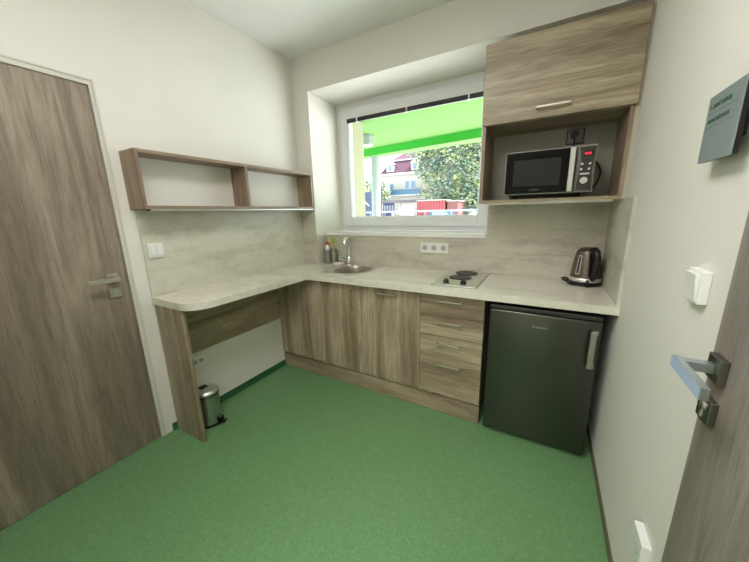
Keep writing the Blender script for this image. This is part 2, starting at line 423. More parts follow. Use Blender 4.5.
# ------------------------------------------------------------------ fridge
fx0, fx1, fy, fz0, fz1 = 1.756, 2.284, -.4005, .032, .826
fr_ = thing('fridge', 'silver-grey undercounter fridge with a bar handle, below the right end of the worktop', 'fridge', ((fx0+fx1)/2, -.1, 0))
MB().box(fx0+.004, fx1-.004, fy+.058, .10, .03, .812, .004).build('body', dark, fr_)
MB().box(fx0+.01, fx1-.01, fy+.045, fy+.059, .05, .80).build('door_seal', black, fr_)
dr = MB().box(fx0, fx1, fy, fy+.046, .024, .800, .008, 3).build('door', fridge_m, fr_, True)
MB().box(fx0, fx1, fy+.002, fy+.05, .803, fz1, .005).build('top_trim', dark, fr_)
hm = MB(); hx = 2.250
hm.box(hx-.015, hx+.012, fy-.040, fy-.026, .558, .760, .004)
hm.box(hx-.005, hx+.018, fy-.030, fy, .738, .760, .003).box(hx-.005, hx+.018, fy-.030, fy, .558, .580, .003)
hm.build('handle', mat('fridge_handle_silver', srgb(172, 168, 158), .35, .8), dr)
for xx in (fx0+.05, fx1-.05):
    for yy in (fy+.09, .05): MB().cyl((xx, yy, 0), (xx, yy, .031), .018, 16).build('foot', black, fr_)
MB().cyl((fx0+.02, fy+.03, .018), (fx0+.02, fy+.03, .04), .012, 12).box(fx0+.004, fx0+.05, fy+.02, fy+.09, .016, .022).build('hinge', black, fr_)
text('brand_lettering', 'Guzzanti', .021, axes((1.975, fy-.0006, .722), (1, 0, 0), (0, 0, 1), (0, -1, 0)), handle_m, fr_)

# ------------------------------------------------------------------ hob
hb = thing('hob', 'small steel two-plate electric hob set in the worktop', 'hob', (1.52, -.115, HW))
ox0, ox1, oy0, oy1 = 1.382, 1.664, -.357, .115
MB().box(ox0, ox1, oy0, oy1, HW+.001, HW+.007, .003).build('steel_plate', steel, hb)
MB().box(ox0-.002, ox1+.002, oy0-.002, oy1+.002, HW+.0002, HW+.0015).build('gasket', black, hb)
platem = mat('cast_iron_plate', srgb(40, 38, 35), .38, .3)
for (cx, cy, r) in ((1.515, -.125, .075), (1.520, .040-.005, .078)):
    ht = MB().lathe((cx, cy, HW+.007), [(r, 0), (r, .006), (r-.004, .010), (r-.012, .011), (.022, .011), (.018, .009), (.001, .009)], 44).build('hotplate', platem, hb, True)
    MB().lathe((cx, cy, HW+.007), [(r+.006, 0), (r+.006, .003), (r+.001, .004)], 44).build('trim_ring', steel, ht, True)
for cx in (1.462, 1.572):
    kn = MB().lathe((cx, -.285, HW+.007), [(.019, 0), (.019, .004), (.016, .018), (.015, .022), (.001, .022)], 24).build('knob', black, hb, True)
    MB().box(cx-.004, cx+.004, -.300, -.270, HW+.028, HW+.034, .001).build('grip', dark, kn)
MB().cyl((1.625, -.275, HW+.006), (1.625, -.275, HW+.009), .004, 12).build('pilot_lamp', mat('pilot_red', srgb(90, 30, 25), .3), hb)

# ------------------------------------------------------------------ sink and tap
sk = thing('sink', 'small stainless steel inset sink with one bowl', 'sink', (SX, SY, HW))
plate = sup(.603, -.113, .202, .226, 56, 14)
MB().prism(plate, HW+.0005, HW+.004, [sup(SX, SY, .146, .168, e=2.4)]).build('rim', steel, sk)
bowl = MB(); rings = []
for (k, z) in ((1.0, .0035), (.975, -.006), (.955, -.03), (.93, -.10), (.88, -.135), (.75, -.146), (.3, -.150), (.16, -.152)):
    rings.append([bowl.bm.verts.new((x_, y_, HW+z)) for x_, y_ in sup(SX, SY, .146*k, .168*k, e=2.4)])
for i in range(len(rings)-1):
    for k in range(40): bowl.bm.faces.new((rings[i][k], rings[i][(k+1) % 40], rings[i+1][(k+1) % 40], rings[i+1][k]))
bowl.bm.faces.new(rings[-1])
bo = bowl.build('bowl', mat('steel_bowl', srgb(176, 172, 156), .36, .85), sk, True)
MB().lathe((SX, SY, HW-.152), [(.034, 0), (.034, .003), (.028, .004), (.024, .001), (.001, .001)], 28).build('drain', chrome, bo, True)
MB().lathe((.70, -.01, HW-.05), [(.012, 0), (.012, .002), (.001, .002)], 14).build('overflow', dark, bo)
tp = thing('tap', 'chrome mixer tap with a tall spout behind the sink', 'tap', (.475, .058, HW+.004))
tz = HW+.004
tb = MB().lathe((.475, .058, tz), [(.034, 0), (.034, .006), (.030, .010), (.029, .058), (.024, .070), (.001, .072)], 28); tb.build('tap_body', chrome, tp, True)
sp = [(.475, .058, tz+.05), (.475, .060, tz+.11), (.477, .055, tz+.17), (.482, .040, tz+.215), (.490, .015, tz+.235), (.500, -.020, tz+.238), (.509, -.050, tz+.225), (.513, -.062, tz+.195)]
sq = curve(sp, 5); MB().tube(sq, [.019-.0035*min(1, 2*i/len(sq)) if i < len(sq)*.8 else .0175 for i in range(len(sq))], 16).build('spout', chrome, tp, True)
MB().tube([(.465, .056, tz+.045), (.425, .052, tz+.052), (.375, .044, tz+.060)], [.023, .019, .015], 14).build('lever', chrome, tp, True)
# folded cloth left of the tap
cl = MB()
for k in range(3): cl.box(.335, .415, .010-.002*k, .062, HW+.001+k*.008, HW+.008+k*.008, .0035, 2)
tag(cl.build('sponge_cloth', mat('pinkish_cloth', srgb(236, 218, 214), .9), None, True), 'folded pinkish white cloth lying left of the tap', 'cloth')
# caddy with bottle and brush
cdy = thing('sink_caddy', 'grey metal caddy with two cups in the corner left of the tap', 'caddy', (.25, .085, HW))
mcup = mat('caddy_metal', srgb(160, 156, 146), .4, .6)
def cup(cx, cy, r, h): return MB().lathe((cx, cy, HW+.001), [(r-.002, 0), (r, .003), (r, h), (r-.002, h), (r-.003, .004), (.001, .004)], 28)
cup(.225, .072, .031, .128).build('cup', mcup, cdy, True); cup(.291, .085, .031, .120).build('cup', mcup, cdy, True)
MB().tube([(.193, .072, HW+.004), (.193, .072, HW+.135), (.225, .103, HW+.138), (.30, .112, HW+.130), (.322, .088, HW+.122), (.322, .088, HW+.004)], .003, 8).build('wire_frame', black, cdy)
bt = thing('soap_bottle', 'white bottle with a red cap standing in the sink caddy', 'bottle', (.225, .072, HW+.005))
MB().lathe((.225, .072, HW+.005), [(.020, 0), (.0235, .004), (.0235, .135), (.021, .150), (.012, .162), (.011, .170)], 24).build('bottle_body', white, bt, True)
MB().lathe((.225, .072, HW+.1755), [(.014, 0), (.014, .018), (.009, .024), (.006, .034), (.001, .035)], 20).build('cap', mat('red_cap', srgb(196, 30, 24), .35), bt, True)
br = thing('dish_brush', 'yellow-green dish brush sticking out of the sink caddy', 'brush', (.291, .085, HW+.006))
lime = mat('lime_plastic', srgb(186, 200, 40), .5)
MB().tube([(.291, .085, HW+.006), (.286, .088, HW+.12), (.268, .092, HW+.19)], [.006, .006, .007], 10).build('handle', lime, br, True)
bh = MB().box(-.014, .014, -.011, .011, 0, .055, .005, M=Matrix.Translation((.268, .092, HW+.19)) @ Matrix.Rotation(-.25, 4, 'Y')); bh.build('brush_head', lime, br, True)
bs = MB()
for i in range(5):
    for j in range(3):
        bs.tube([(.262-.004+.002*j, .084-.003*j, HW+.198+i*.009), (.250, .070-.003*j, HW+.200+i*.010)], .0018, 5)
bs.build('bristles', mat('bristle_white', srgb(220, 222, 190), .8), br)

# ------------------------------------------------------------------ sockets and switches
insert_shade_m = mat('socket_insert_shade', srgb(176, 174, 166), .5)  # white insert greyed: shade of the recess put into its colour
def sock_plate(t, o, u, v, n, w, h, d, mt=None, r=.0205, centres=((0, 0),)):
    """plate of width w, height h, thickness d with a recessed round insert per centre; o = centre on the wall"""
    mt = mt or white; M = axes(o, u, v, n); ins = insert_shade_m if r < .022 else mt
    def bl(b, name, m_, par, sm_=False):
        bmesh.ops.transform(b.bm, matrix=M, verts=b.bm.verts[:]); return b.build(name, m_, par, sm_)
    holes = [[(cx+r*math.cos(2*PI*k/28), cy+r*math.sin(2*PI*k/28)) for k in range(28)] for cx, cy in centres]
    P = bl(MB().prism([(-w/2, -h/2), (w/2, -h/2), (w/2, h/2), (-w/2, h/2)], .0, d, holes), 'socket_plate', mt, t)
    for cx, cy in centres:
        i = bl(MB().lathe((cx, cy, 0), [(r, d+.001), (r-.0015, d+.001), (r-.002, .001), (.001, .001)], 28), 'insert', ins, t, True)
        for q in (-1, 1): bl(MB().cyl((cx+q*r*.46, cy, .0), (cx+q*r*.46, cy, .0016), .0034, 10), 'pin_hole', dark, i)
        bl(MB().cyl((cx, cy+r*.5, 0), (cx, cy+r*.5, d*.8), .0022, 10), 'earth_pin', steel, i)
tr3 = thing('wall_socket', 'white triple wall socket on the panel between sink and hob', 'socket', (1.237, D1-.01, 1.03))
y_ = D1-.010
for k in range(3):
    x0_ = 1.130+k*.0755
    sock_plate(tr3, (x0_+.0377, y_, 1.072), (1, 0, 0), (0, 0, 1), (0, -1, 0), .0745, .078, .012)
sw = thing('light_switch', 'white double light switch on the panel above the desk', 'switch', (.010, -1.262, 1.12))
MB().box(.010, .020, -1.305, -1.222, 1.122, 1.210, .003).build('switch_plate', white, sw)
for q in (-1, 1): MB().box(.0195, .0265, -1.262+q*.0155-.0145, -1.262+q*.0155+.0145, 1.134, 1.198, .002).build('rocker', white, sw)
s2_ = thing('wall_socket', 'white double wall socket on the wall under the desk, above the bin', 'socket', (0, -1.13, .34))
sock_plate(s2_, (0, -1.132, .392), (0, 1, 0), (0, 0, 1), (1, 0, 0), .084, .082, .018, None, .015, ((-.020, 0), (.020, 0)))
s3_ = thing('light_switch', 'white surface-mounted light switch on the right wall beside the grey-brown door', 'switch', (W, -1.215, 1.14))
MB().box(W-.019, W, -1.220, -1.142, 1.130, 1.207, .003).build('switch_box', white, s3_)
MB().poly([(W-.0185, -1.211, 1.138), (W-.0205, -1.211, 1.138), (W-.027, -1.211, 1.199), (W-.0185, -1.211, 1.199)], (0, .060, 0)).build('rocker', white, s3_)
s4_ = thing('wall_socket', 'white single wall socket low on the right wall near the door', 'socket', (W, -1.19, .34))
sock_plate(s4_, (W, -1.191, .386), (0, -1, 0), (0, 0, 1), (-1, 0, 0), .086, .086, .022, None, .023)

# ------------------------------------------------------------------ sign on the right wall
sg = thing('door_sign', 'square silver-grey room sign with green lettering on the right wall', 'sign', (W, -1.18, 1.45))
XS = 2.300
MB().box(XS+.003, XS+.011, -1.2575, -1.1055, 1.4505, 1.5915, .0005).build('backing', black, sg)
MB().box(XS+.011, W, -1.215, -1.145, 1.49, 1.55).build('wall_mount', dark, sg)
signm = mat('brushed_sign', srgb(150, 160, 160), .35, .35)
MB().box(XS, XS+.003, -1.258, -1.105, 1.450, 1.592, .0005).build('plate', signm, sg)
green_t = mat('sign_green', srgb(52, 100, 66), .5); line_m = mat('sign_line', srgb(96, 104, 104), .5)
SXA = ((0, -1, 0), (0, 0, 1), (-1, 0, 0))
text('lettering', '\u25b6 JARN\u00cd TURNAJ'.replace('\u25b6 ', ''), .0125, axes((XS-.0004, -1.1335, 1.5635), *SXA), green_t, sg)
MB().poly([(XS-.0005, -1.118, 1.563), (XS-.0005, -1.118, 1.573), (XS-.0005, -1.128, 1.568)], (.0008, 0, 0)).build('arrow', green_t, sg)
text('lettering', 'DENN\u00cd M\u00cdSTNOST', .0122, axes((XS-.0004, -1.119, 1.5335), *SXA), green_t, sg)
MB().box(XS-.0004, XS+.0005, -1.243, -1.112, 1.5530, 1.5540).build('rule_line', line_m, sg)
MB().box(XS-.0004, XS+.0005, -1.238, -1.112, 1.5235, 1.5245).build('rule_line', line_m, sg)

# ------------------------------------------------------------------ open shelf on the left wall
sh = thing('wall_shelf', 'long open oak-look wall shelf with two bays above the desk', 'shelf', (0, -.67, 1.397))
y0s, y1s, z0s, z1s, t_ = -1.346, -.009, 1.398, 1.698, .018
MB().box(0, .16, y0s+t_, y1s-t_, z1s-t_, z1s, .001).build('top_board', oak_sh, sh)
MB().box(0, .16, y0s+t_, y1s-t_, z0s, z0s+t_, .001).build('bottom_board', oak_sh, sh)
MB().box(0, .16, y0s, y0s+t_, z0s, z1s, .001).build('side_panel', oak_shz, sh)
MB().box(0, .16, y1s-t_, y1s, z0s, z1s, .001).build('side_panel', oak_shz, sh)
MB().box(0, .158, -.694, -.676, z0s+t_, z1s-t_, .001).build('divider', oak_shz, sh)
alum = mat('aluminium_profile', srgb(196, 196, 188), .35, .6)
ls = thing('light_strip', 'slim aluminium light strip under the front edge of the open wall shelf', 'lamp', (.14, -.67, 1.388))
MB().box(.135, .158, y0s+.03, y1s-.002, 1.389, 1.3975, .001).build('profile', alum, ls)
MB().box(.136, .159, y0s+.018, y0s+.03, 1.3885, 1.3975, .001).build('end_cap', black, ls)
MB().box(.139, .154, y0s+.032, y1s-.004, 1.3878, 1.389).build('diffuser', white, ls)

# ------------------------------------------------------------------ wall cabinet
cx0, cx1, cyf, cz0, cz1 = 1.622, 2.313, -.200, 1.392, 2.232
uc = thing('wall_cabinet', 'oak-look wall cabinet with lift-up door over an open microwave bay', 'cabinet', ((cx0+cx1)/2, D1, cz0))
yb_ = D1-.001; yc = cyf+.019
for xa_ in (cx0, cx1-.018): MB().box(xa_, xa_+.018, yc, yb_, cz0, cz1-.003, .001).build('side_panel', oak_shz, uc)
MB().box(cx0+.018, cx1-.018, yc, yb_, cz0, cz0+.018, .001).build('bottom_board', oak_x, uc)
MB().box(cx0+.018, cx1-.018, yc, yb_, 1.822, 1.840, .001).build('middle_board', oak_x, uc)
MB().box(cx0+.018, cx1-.018, yc, yb_, cz1-.021, cz1-.003, .001).build('top_board', oak_x, uc)
MB().box(cx0+.018, cx1-.018, yb_-.008, yb_-.001, cz0+.018, cz1-.021).build('back_panel', gback, uc)
dd = MB().box(cx0-.001, cx1+.004, cyf, cyf+.018, 1.824, cz1, .001).build('lift_door', oak_x, uc); bar_handle(dd, 1.970, 1.872, .155, False, cyf)
tag(MB().box(cx1+.001, W, cyf+.022, D1, cz0, cz1-.003).build('filler_strip', mat('pale_filler', srgb(196, 188, 170), .5)), 'pale filler strip between wall cabinet and right wall', 'filler')
lt = thing('light_strip', 'slim aluminium light strip under the front edge of the wall cabinet', 'lamp', (1.97, cyf+.04, cz0))
MB().box(cx0+.05, cx1-.03, cyf+.026, cyf+.046, cz0-.009, cz0, .001).build('profile', alum, lt)
MB().box(cx0+.053, cx1-.033, cyf+.029, cyf+.043, cz0-.0105, cz0-.009).build('diffuser', white, lt)

# socket with plug inside the bay
so = thing('wall_socket', 'grey wall socket with a black plug, above the microwave', 'socket', (2.098, yb_-.009, 1.73))
yq = yb_-.009
MB().box(2.052, 2.144, yq-.004, yq, 1.724, 1.812, .002).build('mounting_frame', dark, so)
MB().box(2.060, 2.136, yq-.010, yq-.003, 1.732, 1.806, .002).build('socket_plate', grey, so)
pg = thing('power_plug', 'round black mains plug in the socket above the microwave', 'plug', (2.094, yq-.012, 1.772))
MB().cyl((2.094, yq-.010, 1.775), (2.094, yq-.045, 1.775), .020, 24).build('plug_body', black, pg, True)
MB().tube(curve([(2.094, yq-.035, 1.765), (2.094, yq-.036, 1.72), (2.095, yq-.02, 1.66), (2.15, yq-.014, 1.60), (2.205, yq-.014, 1.615), (2.232, yq-.016, 1.59), (2.243, yq-.018, 1.545), (2.228, yq-.016, 1.49), (2.20, yq-.016, 1.455)], 6), .0046, 8).build('cable', black, pg, True)

# ------------------------------------------------------------------ microwave
mx0, mx1, my, mz0, mz1 = 1.757, 2.188, -.165, 1.434, 1.670
mw = thing('microwave', 'black and silver microwave oven in the open bay of the wall cabinet', 'microwave', ((mx0+mx1)/2, -.03, cz0+.018))
silv = mat('microwave_silver', srgb(168, 166, 158), .38, .4)
MB().box(mx0+.004, mx1-.004, my+.02, .085, mz0+.002, mz1-.003, .004).build('housing', silv, mw)
MB().box(mx0, mx1, my+.004, my+.022, mz0, mz1, .004).build('front_frame', silv, mw)
md = MB().box(mx0+.005, 2.075, my-.004, my+.006, mz0+.006, mz1-.006, .003).build('door', blackg, mw)
MB().box(mx0+.045, 2.035, my-.0052, my-.0035, mz0+.046, mz1-.048, .0005).build('door_window', mat('microwave_window', srgb(46, 47, 43), .3, spec=.15), md)
MB().box(2.072, 2.097, my-.014, my+.004, mz0+.006, mz1-.006, .004).build('handle', mat('bright_silver', srgb(206, 204, 196), .3, .5), md)
MB().box(2.097, 2.106, my-.001, my+.006, mz0+.006, mz1-.006).build('gap', black, mw)
cp = MB().box(2.107, mx1-.005, my-.003, my+.006, mz0+.006, mz1-.006, .002).build('control_panel', mat('panel_grey', srgb(112, 108, 100), .35, .3), mw)
MB().poly([(2.113, my-.0035, mz0+.010), (2.180, my-.0035, mz0+.010), (2.176, my-.0035, mz0+.12), (2.184, my-.0035, mz1-.010), (2.113, my-.0035, mz1-.010), (2.125, my-.0035, mz1-.08), (2.118, my-.0035, mz0+.08)], (0, .003, 0)).build('dark_inlay', mat('inlay', srgb(46, 44, 42), .3), cp)
MB().box(2.132, 2.174, my-.0042, my-.003, 1.615, 1.640).build('display', mat('display_glass', srgb(36, 10, 12), .15), cp)
redm = mat('red_digits', srgb(255, 40, 70), .5, emit=srgb(255, 40, 80), es=1.2)
text('digits', '0:00', .017, axes((2.136, my-.0046, 1.622), (1, 0, 0), (0, 0, 1), (0, -1, 0)), redm, cp)
btm = mat('button_silver', srgb(214, 212, 204), .3)
for (bx_, bz_) in ((2.130, 1.577), (2.164, 1.577), (2.128, 1.551), (2.162, 1.551)):
    MB().cyl((bx_, my-.003, bz_), (bx_, my-.0075, bz_), .0058, 16).build('button', btm, cp, True)
MB().box(2.124, 2.166, my-.0075, my-.003, 1.523, 1.532, .002).build('long_button', btm, cp)
MB().cyl((2.144, my-.003, 1.494), (2.144, my-.017, 1.494), .0165, 28).build('dial', btm, cp, True)
for xx in (mx0+.04, mx1-.04):
    for yy in (my+.05, .05): MB().cyl((xx, yy, cz0+.018), (xx, yy, mz0+.004), .012, 12).build('foot', black, mw)
text('brand_lettering', 'CONCEPT', .011, axes((1.89, my-.0046, mz0+.020), (1, 0, 0), (0, 0, 1), (0, -1, 0)), grey, mw)

# ------------------------------------------------------------------ kettle
kx, ky = 2.230, .035
kt = thing('kettle', 'grey-brown electric kettle with black handle on the worktop beside the right wall', 'kettle', (kx, ky, HW))
kbody = mat('kettle_taupe_metal', srgb(112, 103, 92), .32, .75)
bs_ = MB().lathe((kx, ky, HW+.001), [(.080, 0), (.083, .004), (.083, .014), (.074, .021), (.001, .021)], 40).build('power_base', black, kt, True)
prof = [(.077, .022), (.0815, .028), (.0815, .040), (.079, .048), (.078, .060), (.073, .110), (.066, .160), (.058, .200), (.053, .212), (.040, .220), (.001, .224)]
MB().lathe((kx, ky, HW), prof, 48).build('body', kbody, kt, True)
MB().lathe((kx, ky, HW), [(.0785, .0235), (.0832, .030), (.0832, .042), (.0795, .048)], 48, cap=False).build('steel_band', steel, kt, True)
hd = Vector((.36, -.93, 0)).normalized(); pd = Vector((-hd.y, hd.x, 0)); kc = Vector((kx, ky, HW))
def kp(a, b, z): return kc+hd*a+pd*b+Vector((0, 0, z))
hp = [(.040, .214), (.066, .216), (.088, .205), (.098, .180), (.100, .140), (.096, .095), (.086, .060), (.070, .044)]
MB().tube([kp(a, 0, z) for a, z in hp], [.018, .020, .020, .019, .018, .017, .016, .016], 16).build('handle', black, kt, True)
MB().poly([kp(.060, -.022, .055), kp(.082, -.022, .062), kp(.074, -.022, .20), kp(.045, -.022, .20)], pd*.044).build('handle_mount', black, kt)
MB().tube([kp(-.045, 0, .165), kp(-.060, 0, .188), kp(-.066, 0, .205)], [.022, .018, .012], 14).build('spout', kbody, kt, True)
MB().lathe((kx, ky, HW+.216), [(.045, 0), (.044, .005), (.030, .010), (.001, .011)], 32).build('lid', mat('lid_dark', srgb(70, 66, 60), .35), kt, True)
gd = Vector((-.62, -.79, 0)).normalized(); gp = Vector((-gd.y, gd.x, 0))
def gq(r, b, z): return kc+gd*r+gp*b+Vector((0, 0, z))
gm = MB(); gm.poly([gq(.0748, -.0125, .070), gq(.0748, .0125, .070), gq(.0612, .0105, .185), gq(.0612, -.0105, .185)], gd*.003); gm.build('water_gauge', mat('gauge_pale', srgb(190, 186, 176), .3), kt)
gm = MB(); gm.poly([gq(.0778, -.0060, .078), gq(.0778, .0060, .078), gq(.0645, .0050, .177), gq(.0645, -.0050, .177)], gd*.001); gm.build('gauge_glass', dark, kt)
MB().cyl(kc+Vector((.006, -.079, .036)), kc+Vector((.006, -.088, .036)), .008, 16).build('switch_knob', black, kt, True)
cp_ = []
for k in range(26):
    a = -2.9+k*.105*1.6; rr = .092+.006*math.sin(k*.9)
    cp_.append((kx+rr*math.cos(a), ky+rr*math.sin(a)*.95, HW+.006+.003*math.sin(k*1.3)+(.002 if k % 2 else 0)))
cp_ = [p_ for p_ in cp_ if p_[0] < W-.024 and p_[1] < .115]
MB().tube(cp_, .0038, 8).build('cord', black, kt, True)
MB().tube([(kx-.080, ky+.02, HW+.006), (kx-.105, ky+.035, HW+.012), (kx-.118, ky+.045, HW+.020), (kx-.100, ky+.055, HW+.024), (kx-.082, ky+.040, HW+.018), (kx-.098, ky+.02, HW+.010)], .006, 8).build('cord_bundle', black, kt, True)

# ------------------------------------------------------------------ pedal bin
bx, by = .140, -1.180
bn = thing('pedal_bin', 'small round steel pedal bin on the green floor behind the desk end panel', 'bin', (bx, by, 0))
binm = mat('bin_steel', srgb(176, 180, 170), .3, .95); br_ = .074
MB().lathe((bx, by, 0), [(br_, 0), (br_+.002, .004), (br_+.002, .018), (br_-.001, .020)], 44).build('base_ring', black, bn, True)
MB().lathe((bx, by, 0), [(br_-.0015, .018), (br_-.0015, .212), (br_-.0005, .216)], 44).build('shell', binm, bn, True)
MB().lathe((bx, by, 0), [(br_-.001, .214), (br_+.0015, .216), (br_+.0015, .224), (br_-.0005, .226)], 44).build('collar', black, bn, True)
MB().lathe((bx, by, 0), [(br_-.0005, .226), (br_, .240), (br_-.006, .248), (.048, .256), (.022, .260), (.001, .261)], 44).build('lid', steel, bn, True)
MB().box(bx-.036, bx+.010, by-.030, by+.018, .2565, .2615, .002).build('lid_grip', black, bn)
pdv = Vector((.93, .36, 0)).normalized(); pdp = Vector((-pdv.y, pdv.x, 0)); bc = Vector((bx, by, 0))
Mp = axes(bc, pdv, pdp, (0, 0, 1))
MB().box(.062, .088, -.022, .022, .004, .058, .004, M=Mp).build('pedal_housing', black, bn)
MB().box(.086, .114, -.019, .019, .014, .022, .003, M=Mp).build('pedal', black, bn)
MB().box(.080, .090, -.023, .023, .056, .060, .001, M=Mp).build('pedal_trim', chrome, bn)
MB().box(.098, .101, -.019, .019, .021, .025, .001, M=Mp).build('pedal_edge', chrome, bn)

# ------------------------------------------------------------------ made-up housings for the two added fill lights, out of view
l1 = thing('fill_light_housing', 'flat white rectangular box added on the ceiling for the unseen room fill light', 'lamp', (1.42, -1.85, 2.56))
MB().box(1.14, 1.70, -2.33, -1.37, 2.575, H, .01).build('fill_box', white, l1)
l2 = thing('fill_light_housing', 'long flat white box added for the unseen fill light in the corridor', 'lamp', (1.7, -3.5, 2.42))
MB().box(1.08, 2.32, -3.82, -3.18, 2.42, 2.5, .01).build('fill_box', white, l2)

# ------------------------------------------------------------------ outdoors
asph = concrete('pale_paving', srgb(200, 200, 200), srgb(214, 214, 214), srgb(222, 222, 222), .9)
S('ground', MB().box(-90, 60, .5, 140, -.3, -.1), asph)
lime_m = plaster('lime_render', srgb(94, 134, 70)); beam_m = plaster('green_beam', srgb(56, 156, 50))
cn = thing('entrance_canopy', 'flat lime-green canopy roof outside the window', 'canopy', (0, 2, 2.37))
MB().prism([(-5.0, .49), (4.5, .49), (4.5, 2.55), (-5.0, 3.86)], 2.50, 2.75).build('roof_slab', lime_m, cn)
bmx = MB()
A = Vector((-5.0, 3.55)); B_ = Vector((4.5, 2.19)); nrm = Vector((-(B_-A).y, (B_-A).x)).normalized()
q = [A, B_, B_+nrm*.26, A+nrm*.26]
bmx.prism([(v_.x, v_.y) for v_ in q], 2.385, 2.50).build('beam', beam_m, cn)
MB().prism([(v_.x, v_.y) for v_ in q], 2.375, 2.385).build('beam_underside', lime_m, cn)
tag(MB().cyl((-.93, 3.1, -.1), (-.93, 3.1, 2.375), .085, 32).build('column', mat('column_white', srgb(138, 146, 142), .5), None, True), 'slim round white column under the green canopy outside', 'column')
ol = thing('outdoor_lamp', 'small square white lamp fixed under the green canopy ceiling', 'lamp', (-.50, 2.1, 2.34))
MB().box(-.57, -.43, 2.03, 2.17, 2.36, 2.50, .004).build('lamp_housing', mat('lamp_grey', srgb(130, 138, 130), .5), ol)
MB().box(-.555, -.445, 2.045, 2.155, 2.345, 2.36, .004).build('lamp_glass', white, ol)
S('wall_outside', MB().box(-.43, -.23, .49, 1.53, -.1, 2.50), out_m)

# metal fence
fn = thing('metal_fence', 'low white metal fence rail outside beyond the column', 'fence', (0, 6, -.1))
fm = mat('fence_white', srgb(120, 124, 128), .4)
MB().box(-4.5, 5, 5.98, 6.02, 1.335, 1.385, .005).build('top_rail', fm, fn); MB().box(-4.5, 5, 5.985, 6.015, .05, .09).build('bottom_rail', fm, fn)
for xk in (-4.4, -2, .4, 2.8, 4.9): MB().box(xk-.03, xk+.03, 5.97, 6.03, -.1, 1.335).build('post', fm, fn)
for k in range(39):
    xk = -4.5+k*.25; MB().box(xk-.008, xk+.008, 5.992, 6.008, .09, 1.335).build('bar', fm, fn)

# the villa
hs = thing('villa', 'cream villa with a maroon mansard roof seen through the window', 'building', (-21, 64, -.1))
fwhite = mat('far_white', srgb(168, 168, 170), .6)
cream = plaster('villa_render', srgb(166, 161, 152)); mar = mat('maroon_roof', srgb(66, 32, 50), .7)
MB().box(-31.2, -10.5, 60, 70, -.1, 9.3).build('wall', cream, hs)
MB().box(-31.7, -10.0, 59.6, 70.4, 9.15, 9.55).build('cornice', fwhite, hs)
def frust(x0, x1, y0, y1, z0, X0, X1, Y0, Y1, z1):
    m = MB(); m._add([(x0,y0,z0),(x1,y0,z0),(x1,y1,z0),(x0,y1,z0),(X0,Y0,z1),(X1,Y0,z1),(X1,Y1,z1),(X0,Y1,z1)],
                     [(3,2,1,0),(4,5,6,7),(0,1,5,4),(1,2,6,5),(2,3,7,6),(3,0,4,7)]); return m
frust(-31.6, -10, 59.7, 70.4, 9.5, -29.6, -12, 61.6, 68.6, 12.3).build('mansard_roof', mar, hs)
MB().box(-29.9, -11.8, 61.4, 68.8, 12.25, 12.5).build('roof_band', fwhite, hs)
frust(-29.6, -12, 61.6, 68.6, 12.5, -26.0, -15, 65, 65.2, 15.2).build('top_roof', mar, hs)
MB().box(-20.4, -19.4, 64.2, 65, 13.5, 16.2).build('chimney', mat('brick', srgb(150, 90, 76), .9), hs)
pane_m = mat('far_window_pane', srgb(96, 118, 140), .15)
for dx in (-29.0, -23.2, -17.5):
    dm = MB().box(dx-.8, dx+.8, 59.9, 62.5, 9.9, 11.4).poly([(dx-1.0, 59.7, 11.4), (dx+1.0, 59.7, 11.4), (dx, 59.7, 12.1)], (0, 3.0, 0)).build('dormer', fwhite, hs)
    MB().box(dx-.38, dx+.38, 59.84, 59.95, 10.15, 11.2).build('pane', pane_m, dm)
for (wx_, wz_) in ((-28.6, 6.6), (-24.9, 7.0), (-23.6, 7.0), (-19.5, 6.9), (-16, 6.9), (-28.6, 3), (-19.5, 3), (-16, 3)):
    fmx = MB().box(wx_-.55, wx_+.55, 59.92, 60.05, wz_-.9, wz_+.9).build('window', fwhite, hs)
    MB().box(wx_-.4, wx_+.4, 59.88, 59.93, wz_-.75, wz_+.75).build('pane', pane_m, fmx)
MB().box(-28.2, -21.5, 58.6, 60, 4.7, 4.95).build('balcony_floor', fwhite, hs)
MB().box(-28.2, -21.5, 58.55, 58.65, 4.95, 6.0).box(-28.2, -28.1, 58.6, 60, 4.95, 6.0).build('balcony_railing', mat('blue_railing', srgb(62, 96, 118), .5), hs)

# yard objects between the fence and the villa
def blk(name, label, cat, x0, x1, y0, y1, z1, mt, rib=None, roofm=None):
    t = thing(name, label, cat, ((x0+x1)/2, (y0+y1)/2, -.1))
    MB().box(x0, x1, y0, y1, -.1, z1).build('walls', mt, t)
    if rib:
        r_ = MB(); n_ = int((x1-x0)/.45)
        for k in range(n_+1): r_.box(x0+k*(x1-x0)/n_-.06, x0+k*(x1-x0)/n_+.06, y0-.06, y0, .05, z1-.08)
        r_.build('ribs', rib, t)
    if roofm: MB().box(x0-.15, x1+.15, y0-.15, y1+.15, z1, z1+.16).build('roof', roofm, t)
    return t
redc = mat('container_red', srgb(120, 44, 46), .6); redd = mat('container_red_dark', srgb(96, 32, 36), .6)
ct = blk('shipping_container', 'red ribbed storage container in front of the big tree', 'container', -16.6, -12.1, 45, 50, 2.95, redc, redd, grey)
sd_ = blk('shed', 'brownish-red small shed right of the red container', 'shed', -11.85, -10.2, 45.4, 50, 2.75, mat('shed_brown', srgb(90, 52, 48), .7), None, grey)
g1 = blk('hoarding', 'blue painted hoarding with white letter shapes in front of the villa', 'hoarding', -26.2, -23.3, 50, 50.2, 3.2, mat('hoarding_blue', srgb(56, 72, 108), .6))
for k in range(5):
    x_ = -25.9+k*.55; MB().box(x_, x_+.3, 49.9, 50.0, 1.2+.2*(k % 2), 2.6).build('painted_letter', fwhite, g1)
